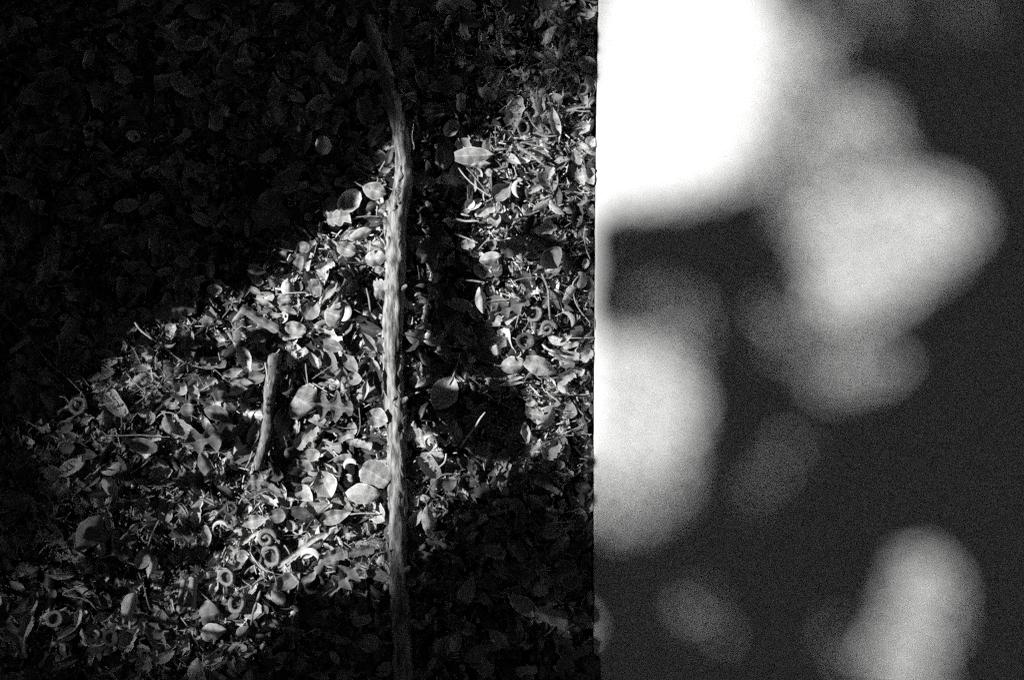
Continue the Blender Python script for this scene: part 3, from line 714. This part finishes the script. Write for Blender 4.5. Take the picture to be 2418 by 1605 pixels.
# ------------------------------------------------------------------ acorn caps and coiled husks
def lathe(prof, seg=22, sq=1.0, wob=.04, sd=0.):
    V, F = [], []
    for k in range(seg):
        t = 2 * math.pi * k / seg
        for r, z in prof:
            rr = r * (1 + wob * noise.noise(Vector((math.cos(t) * 2 + sd, math.sin(t) * 2, z * 90))))
            V.append((rr * math.cos(t), rr * math.sin(t) * sq, z))
    n = len(prof)
    for k in range(seg):
        k2 = (k + 1) % seg
        for j in range(n - 1): F.append((k * n + j, k2 * n + j, k2 * n + j + 1, k * n + j + 1))
    return V, F
def acorn_cap(px, py, d, sq, rotz, lean, label, dark=False, full=False, z=.014):
    r = d * S / 2; z = z if px < 1350 else .006; lean *= 1.9
    root = obj('acorn_cap', None, loc=(gx(px) * .99, gy(py) * .99, z)); tag(root, label, 'acorn cap', 'acorn caps lying in the leaf litter')
    root.rotation_euler = (Matrix.Rotation(R(lean), 4, Vector((-L.y, L.x, 0)).normalized()).to_euler()); 
    rz = Matrix.Rotation(R(rotz), 4, 'Z')
    V, F = lathe([(r * .02, -r * .62), (r * .5, -r * .55), (r * .85, -r * .25), (r, r * .1), (r * .98, r * .26), (r * .84, r * .32), (r * .62, r * .16)], 24, sq, .15, px)
    V = [tuple(rz @ Vector(v)) for v in V]
    obj('shell', mesh('shell', V, F, M_capd if dark else M_cap), root)
    V, F = lathe([(r * .625, r * .16), (r * .58, -r * .08), (r * .45, -r * .3), (r * .02, -r * .4)], 24, sq, .15, px)
    V = [tuple(rz @ Vector(v)) for v in V]
    obj('hollow', mesh('hollow', V, F, M_capin), root)
    occupied.append((px, py, d * .6))
    return root
acorn_cap(640, 1312, 48, 1.1, 10, 8, 'open acorn cap with bright thick rim in the centre of the lower light')
acorn_cap(560, 1423, 54, .78, 62, 10, 'tilted oval acorn cap with half lit hollow, bottom of the light')
acorn_cap(741, 1379, 50, 1.0, 0, -4, 'dark rough ring cap at the lower rim of the light', True)
acorn_cap(535, 1363, 46, .85, -30, 14, 'pale gaping acorn cap above the tilted oval one')
acorn_cap(128, 1461, 44, .85, 30, 4, 'dim ring shaped cap in the bottom left corner area')
acorn_cap(262, 1506, 42, 1.0, 0, 8, 'dim round cap with one bright spot near the bottom left', True)
acorn_cap(239, 1343, 34, 1.0, 0, 6, 'small knobbly cap above the forked twig, lower left')
acorn_cap(1262, 741, 42, .9, 20, 8, 'upper left one of the three acorn caps below the knotted twig')
acorn_cap(1241, 805, 44, .92, 10, 2, 'dark acorn cap left of the coiled husk near the wall', True)
acorn_cap(1380, 890, 36, 1.1, 0, 14, 'bright rimmed acorn cap touching the wall')
acorn_cap(1378, 208, 34, .85, 35, 10, 'pale acorn cap high up beside the wall')
acorn_cap(1375, 469, 30, 1.0, 0, 8, 'small acorn cap beside the wall under the straight straw')
acorn_cap(1378, 1268, 36, 1.0, 0, 0, 'dark acorn cap in the shade by the wall', True)
acorn_cap(1235, 300, 34, 1.1, 10, -12, 'round mottled cap at the upper rim of the right light')
acorn_cap(545, 1200, 34, 1.0, 0, 4, 'dark crumbling cap left of the pale long leaf', True)
acorn_cap(184, 958, 46, .9, 30, 6, 'pale cracked cap at the end of the long hanging straw')
def coil(px, py, d, label, z=.017, mat=None, turns=1.45):
    pts, rad = [], []; n = 40
    for i in range(n):
        f = i / (n - 1); t = f * turns * 2 * math.pi; rr = d * S * .5 * (1 - f * .82)
        pts.append((rr * math.cos(t), rr * math.sin(t), f * d * S * .22)); rad.append(d * S * .15 * (1 - f * .5) * (.35 if i == 0 else 1))
    v, f_ = tube(pts, rad, 8, .5, 420, px)
    o = obj('coiled_husk', mesh('coiled_husk', v, f_, mat or M_cap), None, (gx(px) * .99, gy(py) * .99, z)); tag(o, label, 'husk', 'coiled husks in the litter')
coil(630, 1271, 44, 'coiled snail-like husk right above the open acorn cap')
coil(1294, 777, 38, 'spiral grey husk between the acorn caps near the wall')

# ------------------------------------------------------------------ twigs and straws
def twig(pts, wpx, label, mat=None, z=.019, n=None, name='twig', cat='twig', taper=.5, rnd=.12, seg=7, lift=0, group=None):
    P3 = []
    for i, p in enumerate(pts):
        zz = p[2] if len(p) > 2 else (z if p[0] < 1330 else .0105)
        k = (CAMH - zz) / CAMH
        x = gx(p[0]) * k
        P3.append(Vector((x, gy(p[1]) * k, zz)))
    n = n or max(8, len(pts) * 6)
    q = smooth_path(P3, n); q = [v + Vector((noise.noise(v * 90), noise.noise(v * 90 + Vector((5, 5, 5))), 0)) * .0006 for v in q]
    lim = XE - .0040 - wpx * S / 2; wpx *= .72
    q = [Vector((min(v.x, lim), v.y, v.z)) for v in q]
    c = sum(q, Vector()) / len(q); c.z = min(v.z for v in q)
    rad = [wpx * S / 2 * (1 - taper * i / (n - 1)) * (.55 + .45 * min(1, 6 * min(i, n - 1 - i) / (n - 1))) * (1 + .3 * noise.noise(Vector((i * .8, c.x * 99, c.y * 99)))) for i in range(n)]
    v, f = tube([a - c for a in q], rad, seg, rnd, 200, c.x)
    o = obj(name, mesh(name, v, f, mat or M_twig), None, c); tag(o, label, cat, group); return o
T = [
 ([(1146,972,.05),(1116,1014,.036),(1086,1057,.020)], 6, 'straight white splinter sticking out of the dark wedge of shade', M_straw, .1),
 ([(10,743),(60,790),(113,852),(160,895),(191,924),(203,950),(205,965)], 3, 'long thin hanging straw curving down at the far left', M_twig, .3),
 ([(318,760),(334,781),(370,808),(406,835)], 8, 'pale thick twig slanting down in the left litter', M_straw, .4),
 ([(406,836),(440,858),(478,869),(500,872)], 5, 'thin twig continuing right of the pale thick twig, left litter', M_twig, .4),
 ([(297,808),(315,826),(331,856)], 5, 'short bent twig under the pale thick twig', M_twig, .4),
 ([(306,795),(318,812),(340,818)], 4, 'tiny hooked twig beside the pale thick twig', M_twig, .4),
 ([(297,880),(315,900),(342,926)], 4, 'thin bright twig pointing down right in the left litter', M_straw, .4),
 ([(245,1028),(320,1027),(399,1031)], 5, 'level straw across the left litter above a toothed leaf', M_twig, .2),
 ([(232,957),(255,953),(272,950)], 8, 'short thick level twig bit in the left litter', M_twig, .1),
 ([(140,935),(155,940),(163,955)], 4, 'short bent straw left of the pale cracked cap', M_twig, .4),
 ([(369,985),(385,974),(410,976),(421,990)], 4, 'arched straw over the upright grey oval leaf', M_straw, .4),
 ([(283,1275),(310,1248),(338,1225)], 7, 'thick dim twig slanting up in the lower left', M_twig, .3),
 ([(348,1288),(360,1258),(375,1227)], 6, 'thin twig rising right of the thick dim twig, lower left', M_twig, .3),
 ([(266,1183),(310,1182),(340,1176),(365,1170)], 5, 'thin wavy level twig, lower left', M_twig, .5),
 ([(225,1370),(190,1385),(150,1401),(172,1408),(191,1411),(212,1420),(225,1435),(244,1452)], 6, 'forked bent twig shaped like an arrow, bottom left', M_twig, .2),
 ([(327,1350),(340,1385),(347,1415),(355,1438)], 6, 'thin drooping twig between the smooth rolled leaves', M_twig, .6),
 ([(290,1325),(293,1305)], 4, 'tiny upright straw, lower left', M_straw, .1),
 ([(297,1326),(317,1332)], 4, 'tiny level straw, lower left', M_straw, .1),
 ([(158,1145),(160,1175)], 4, 'dim upright straw in the far left', M_twigd, .1),
 ([(427,1455),(447,1482)], 5, 'short bright straw below the rolled leaf pair', M_straw, .3),
 ([(480,866),(506,873),(545,905)], 4, 'thin straw pointing at the white narrow leaves', M_twig, .4),
 ([(626,855),(630,880),(633,912)], 5, 'thin straw standing left of the short stick top', M_straw, .3),
 ([(722,858),(724,885),(727,915)], 5, 'upright thin straw above the large smooth pale leaf', M_twig, .3),
 ([(736,903),(780,930),(821,951)], 4, 'thin slanting straw from the pale leaf to the dark lobed leaf', M_straw, .3),
 ([(735,895),(780,865),(800,855)], 3, 'fine straw rising to the slanting midrib leaf', M_twig, .3),
 ([(845,930),(850,1000),(842,1030)], 3, 'fine straw near the veined oval leaf', M_twig, .3),
 ([(864,681),(872,710),(875,735)], 6, 'crooked pale twig left of the stick in the upper light', M_twig, .2),
 ([(790,614),(830,620),(862,620)], 4, 'level dark straw in the upper light', M_twigd, .3),
 ([(822,625),(837,655)], 6, 'short bright stub in the upper light', M_straw, .2),
 ([(652,695),(690,691),(722,690)], 4, 'thin level straw across the hood shaped leaf', M_straw, .3),
 ([(524,752),(545,725),(552,700)], 4, 'thin straw left of the slanting bark piece', M_twig, .3),
 ([(895,560),(905,545),(893,540)], 4, 'short hooked straw beside the long stick', M_twig, .3),
 ([(896,405),(905,388),(909,380)], 8, 'short pale chip left of the long stick in the dark', M_twig, .4),
 ([(840,513),(880,511),(918,515)], 4, 'thin level straw ending at the bend of the long stick', M_twig, .3),
 ([(596,1065),(588,1090),(578,1110)], 6, 'thin twig left of the short stick foot', M_twig, .3),
 ([(615,1395),(602,1432),(592,1475)], 9, 'upright ridged twig in the bottom light', M_twig, .2),
 ([(590,1300),(610,1335),(645,1352)], 5, 'pale straw curving under the open acorn cap', M_straw, .4),
 ([(667,1328),(685,1350),(703,1372)], 6, 'straight bright straw right of the open acorn cap', M_straw, .3),
 ([(706,1372),(701,1395),(693,1422)], 5, 'dim straw hanging below the straight bright straw', M_twig, .3),
 ([(806,1288),(820,1315),(850,1335),(868,1345)], 5, 'bent dark straw over the jagged maple like leaf', M_twig, .4),
 ([(868,1345),(885,1310),(918,1300)], 5, 'pale straw from the maple like leaf to the stick', M_twig, .4),
 ([(768,1353),(792,1347)], 6, 'short bright straw stub on the maple like leaf', M_straw, .2),
 ([(890,1352),(920,1366)], 4, 'thin straw just left of the stick below the light', M_twig, .3),
 ([(826,1214),(860,1211),(890,1212)], 6, 'bright level stub left of the stick in the lower light', M_straw, .3),
 ([(528,1385),(529,1420)], 5, 'upright pale straw under the gaping acorn cap', M_twig, .4),
 ([(550,1405),(565,1390),(590,1381)], 5, 'arched straw above the tilted oval cap', M_twig, .3),
 ([(596,1382),(620,1365),(632,1372)], 5, 'bent straw between the tilted cap and the upright twig', M_twig, .3),
 ([(720,1250),(750,1215),(790,1180)], 5, 'dark slanting twig in the lower light', M_twigd, .3),
 ([(480,1560),(510,1535),(530,1522)], 9, 'dim pale stub at the bottom edge left of centre', M_twigd, .3),
 # right part
 ([(1230,334),(1262,344),(1301,351)], 6, 'level bright twig at the upper rim of the right light', M_twig, .3),
 ([(1222,345),(1255,368),(1285,390)], 13, 'broad pale twig slanting down under the level twig', M_twig, .3),
 ([(1242,262),(1258,292),(1275,310)], 6, 'dark thin twig above the level bright twig', M_twig, .3),
 ([(1082,395),(1110,430),(1158,464)], 5, 'lower one of two parallel straws at the upper shade edge', M_straw, .3),
 ([(1100,395),(1125,422),(1145,448)], 4, 'upper one of two parallel straws at the upper shade edge', M_twig, .3),
 ([(1335,262),(1370,255),(1407,254)], 5, 'level straw touching the wall, topmost', M_straw, .3),
 ([(1340,258),(1375,263),(1407,262)], 4, 'second level straw just below the topmost by the wall', M_straw, .3),
 ([(1328,452),(1365,455),(1407,455)], 5, 'straight level straw touching the wall above the small cap', M_straw, .3),
 ([(1300,290),(1330,300)], 4, 'short straw right of the dark thin twig', M_twig, .3),
 ([(1073,552),(1100,562),(1127,573)], 6, 'white splinter crossing the shade edge, middle', M_straw, .3),
 ([(1088,505),(1107,510)], 7, 'small white stub on the shade edge', M_straw, .3),
 ([(1075,517),(1100,522),(1130,522)], 8, 'bright stub lying level on the shade edge', M_straw, .3),
 ([(1100,661),(1120,663),(1144,667)], 7, 'pale stub above the white pointed leaf', M_twig, .4),
 ([(1130,588),(1150,570),(1178,567),(1215,567),(1253,576)], 5, 'long bent twig arching over the crumpled leaves', M_twig, .4),
 ([(1381,535),(1379,560),(1385,590),(1390,604),(1394,612)], 4, 'upper curved straw beside the wall', M_straw, .3),
 ([(1368,650),(1353,672),(1356,700),(1368,730),(1385,752),(1404,771)], 5, 'lower curved straw sweeping past the grey oval leaf to the wall', M_straw, .3),
 ([(1280,645),(1290,670),(1296,695),(1297,725),(1299,753)], 9, 'knotted upright twig above the acorn caps', M_twig, .3),
 ([(1180,691),(1200,698),(1220,706)], 4, 'upper short straw right of the white pointed leaf', M_straw, .3),
 ([(1205,665),(1240,657),(1275,653)], 3, 'fine level straw left of the knotted twig', M_twig, .3),
 ([(1280,700),(1310,705),(1345,712)], 3, 'fine straw right of the knotted twig', M_twig, .3),
 ([(1226,737),(1222,757),(1218,775)], 4, 'tiny upright straw left of the caps', M_twig, .3),
 ([(1338,797),(1375,798),(1404,797)], 4, 'thin level straw ending at the wall below the caps', M_straw, .3),
 ([(1195,835),(1208,850)], 4, 'tiny stalk above the rounded pale leaf', M_twig, .3),
 ([(1250,1067),(1290,1045),(1330,1025),(1375,1003),(1404,989)], 4, 'long thin straight straw running to the wall, lower right', M_twig, .2),
 ([(1296,930),(1340,932),(1404,930)], 4, 'level one of the crossed straws by the wall', M_straw, .3),
 ([(1290,922),(1303,935),(1318,948)], 5, 'short one of the crossed straws by the wall', M_straw, .3),
 ([(1310,965),(1335,970),(1358,972)], 4, 'fine straw across the grey pale outlined leaf', M_straw, .3),
 ([(1355,945),(1370,970),(1390,992)], 4, 'fine slanting straw by the wall, lower light', M_twig, .3),
 ([(1290,640),(1320,648),(1340,655)], 6, 'stub right of the knotted twig head', M_twig, .4),
 ([(1281,812),(1295,825),(1312,832),(1330,836)], 9, 'knobbly pale twig below the spiral husk', M_straw, .3),
 ([(1185,1088),(1198,1110)], 5, 'small bright stub just below the dark wedge', M_twig, .4),
 ([(1053,1070),(1050,1090),(1035,1104)], 7, 'bright curved stub at the bottom of the light right of the stick', M_straw, .3),
 ([(1068,1118),(1045,1122),(1022,1140),(1005,1165)], 6, 'dim bent twig below the light right of the stick', M_twig, .3),
 ([(1060,1450),(1095,1477),(1110,1482)], 9, 'dim thick stub near the bottom right of the stick', M_twigd, .3),
 ([(1284,1502),(1310,1478),(1322,1462)], 5, 'stalk slanting below the pale torn leaf', M_twig, .3),
 ([(1305,1232),(1340,1232),(1360,1228)], 4, 'dim level straw above the dark cap by the wall', M_twig, .3),
 ([(1390,1300),(1395,1320)], 5, 'dim stub beside the wall under the dark cap', M_twig, .3),
 ([(1310,1425),(1340,1422),(1355,1432),(1375,1434)], 4, 'wavy straw above the grey leaf at lower right', M_twig, .3),
 ([(60,745),(75,710),(40,670)], 3, 'dim bent stem in the dark far left', M_twigd, .3),
 ([(62,700),(78,735),(110,742),(135,715)], 3, 'dim curved stem in the dark left', M_twigd, .3),
]
for pts, wpx, label, mt, tp in T: twig(pts, wpx, label, mt, taper=tp)

# two bits glinting on raised tips inside the shade
for px, py, lab in ((1030,508,'tiny bright crumb in the dark wedge, upper'), (1098,820,'tiny bright crumb in the dark wedge, middle'), (993,718,'tiny bright crumb in the shade close to the stick')):
    v, f, u = blade(.0045, .0032, 'frag', .3, .2, 0, 4, 3); o = obj('leaf_crumb', mesh('leaf_crumb', v, f, TONE[5], u), None, (gx(px) * .985, gy(py) * .985, .024), (.1, -.3, .4)); tag(o, lab, 'crumb')

# ------------------------------------------------------------------ the long stick and the short stick
def stick(name, pts, label, mat, seg, strips, seed, rn=.3):
    n = len(pts) * 14
    P = []
    for x, y, r, z in pts:
        k = (CAMH - z) / CAMH; P.append(Vector((gx(x) * k, gy(y) * k, z)))
    q = smooth_path(P, n)
    rr = []
    for i in range(n):
        t = i / (n - 1) * (len(pts) - 1); k = min(int(t), len(pts) - 2); rr.append((pts[k][2] * (1 - (t - k)) + pts[k + 1][2] * (t - k)) * S)
    root = obj(name, None, loc=P[len(P) // 2]); tag(root, label, 'stick')
    base = P[len(P) // 2]
    v, f = tube([a - base for a in q], rr, seg, rn, 330, seed)
    obj('wood', mesh('wood', v, f, mat), root)
    rng = random.Random(seed)
    for (fr, side) in (((.33, -1), (.37, -1), (.46, 1), (.62, 1), (.71, -1), (.86, 1)) if strips > 20 else ((.2, 1),)):
        i0 = int(fr * n); p = q[i0] - base; r_ = rr[i0]
        a0 = Vector((p.x + side * r_ * .4, p.y, p.z + r_ * .3)); a1 = a0 + Vector((side * r_ * .95, r_ * rng.uniform(-.8, .8), r_ * .35))
        kv, kf = tube([a0, a0.lerp(a1, .6), a1], [r_ * .5, r_ * .34, r_ * .12], 8, .5, 700, fr)
        obj('broken_stub', mesh('broken_stub', kv, kf, mat), root)
    for s in range(strips):
        i0 = rng.randrange(3, n - 20); m = rng.randrange(6, 20); ang = rng.uniform(-.2, 2.2) if s % 3 else rng.uniform(1.6, 3.2)
        V, F = [], []
        w0 = rng.uniform(.10, .24)
        for i in range(m + 1):
            p = q[min(i0 + i, n - 1)] - base; r_ = rr[min(i0 + i, n - 1)]
            e = max(0, math.sin(math.pi * i / m)) ** .4 * w0; a_ = ang + .12 * math.sin(i * .9 + s); lift_ = 1.01 + .12 * (abs(i / m - .5) * 2) ** 4
            for da, hh in ((-e, .97), (-e * .3, 1.05), (e * .3, 1.05), (e, .97)):
                V.append((p.x + math.cos(a_ + da) * r_ * hh * lift_, p.y, p.z + math.sin(a_ + da) * r_ * hh * lift_))
        for i in range(m):
            for j in range(3):
                a_ = i * 4 + j; F.append((a_, a_ + 4, a_ + 5, a_ + 1))
        obj('bark_strip', mesh('bark_strip', V, F, mat), root)
    return root
main = [(868,40,14,.009),(892,110,16,.010),(912,175,17.5,.011),(928,240,18.5,.013),(944,307,18.5,.013),(953,370,18.5,.013),(954,426,20.5,.014),(946,465,23.5,.014),(936,500,25.5,.014),(934,555,23.5,.014),(934,637,22.5,.014),(930,720,22.5,.013),(927,800,23.5,.013),(927,876,23.5,.013),
        (931,940,22.5,.013),(936,985,24.5,.013),(937,1040,21.5,.013),(938,1110,21.5,.013),(939,1206,21.5,.013),(940,1290,21.5,.013),(943,1370,21.5,.013),(948,1480,21.5,.013),(953,1600,21.5,.013),(958,1700,19.5,.013)]
stick('long_stick', main, 'long weathered stick running top to bottom through the litter', M_bark, 26, 30, 5, .28)
short = [(650,836,14.5,.014),(648,852,15.5,.015),(643,880,14,.015),(638,920,13.5,.015),(635,960,13.5,.015),(634,1000,13,.015),(626,1035,12.5,.015),(620,1060,12.5,.014),(612,1090,13.5,.013),(603,1106,9.5,.012)]
stick('short_stick', short, 'short upright stick with a broken top left of the long stick', M_bark2, 12, 7, 3)

# ------------------------------------------------------------------ leaves nothing tells apart, each still its own object
fill = []
for k in range(30):
    v, f, u = protos[k % len(protos)]
    fill.append([mesh('small_leaf', v, f, TONE[t], u) for t in range(1, 6)])
n_named = len([1 for r in LV if r[8] is not None])
cnt = 0; tries = 0
while cnt < 292 - n_named and tries < 20000:
    tries += 1
    px = random.uniform(30, 1345); py = random.uniform(30, 1580)
    if any((px - a) ** 2 + (py - b) ** 2 < (c + 16) ** 2 for a, b, c in occupied): continue
    if abs(px - 938) < 45 or (590 < px < 665 and 820 < py < 1120): continue
    occupied.append((px, py, 16)); cnt += 1
    o = obj('small_leaf', random.choice(fill)[random.choices(range(5), [14, 26, 28, 22, 7])[0]], None, (gx(px), gy(py), random.uniform(.012, .0155)), euler_flat(random.uniform(0, 6.28), abs(random.gauss(0, R(14)))))
    s = random.uniform(.5, .9); o.scale = (s, s, s)
    tag(o, 'small curled dead leaf among many alike in the litter', 'leaf', 'small dead leaves nothing tells apart')
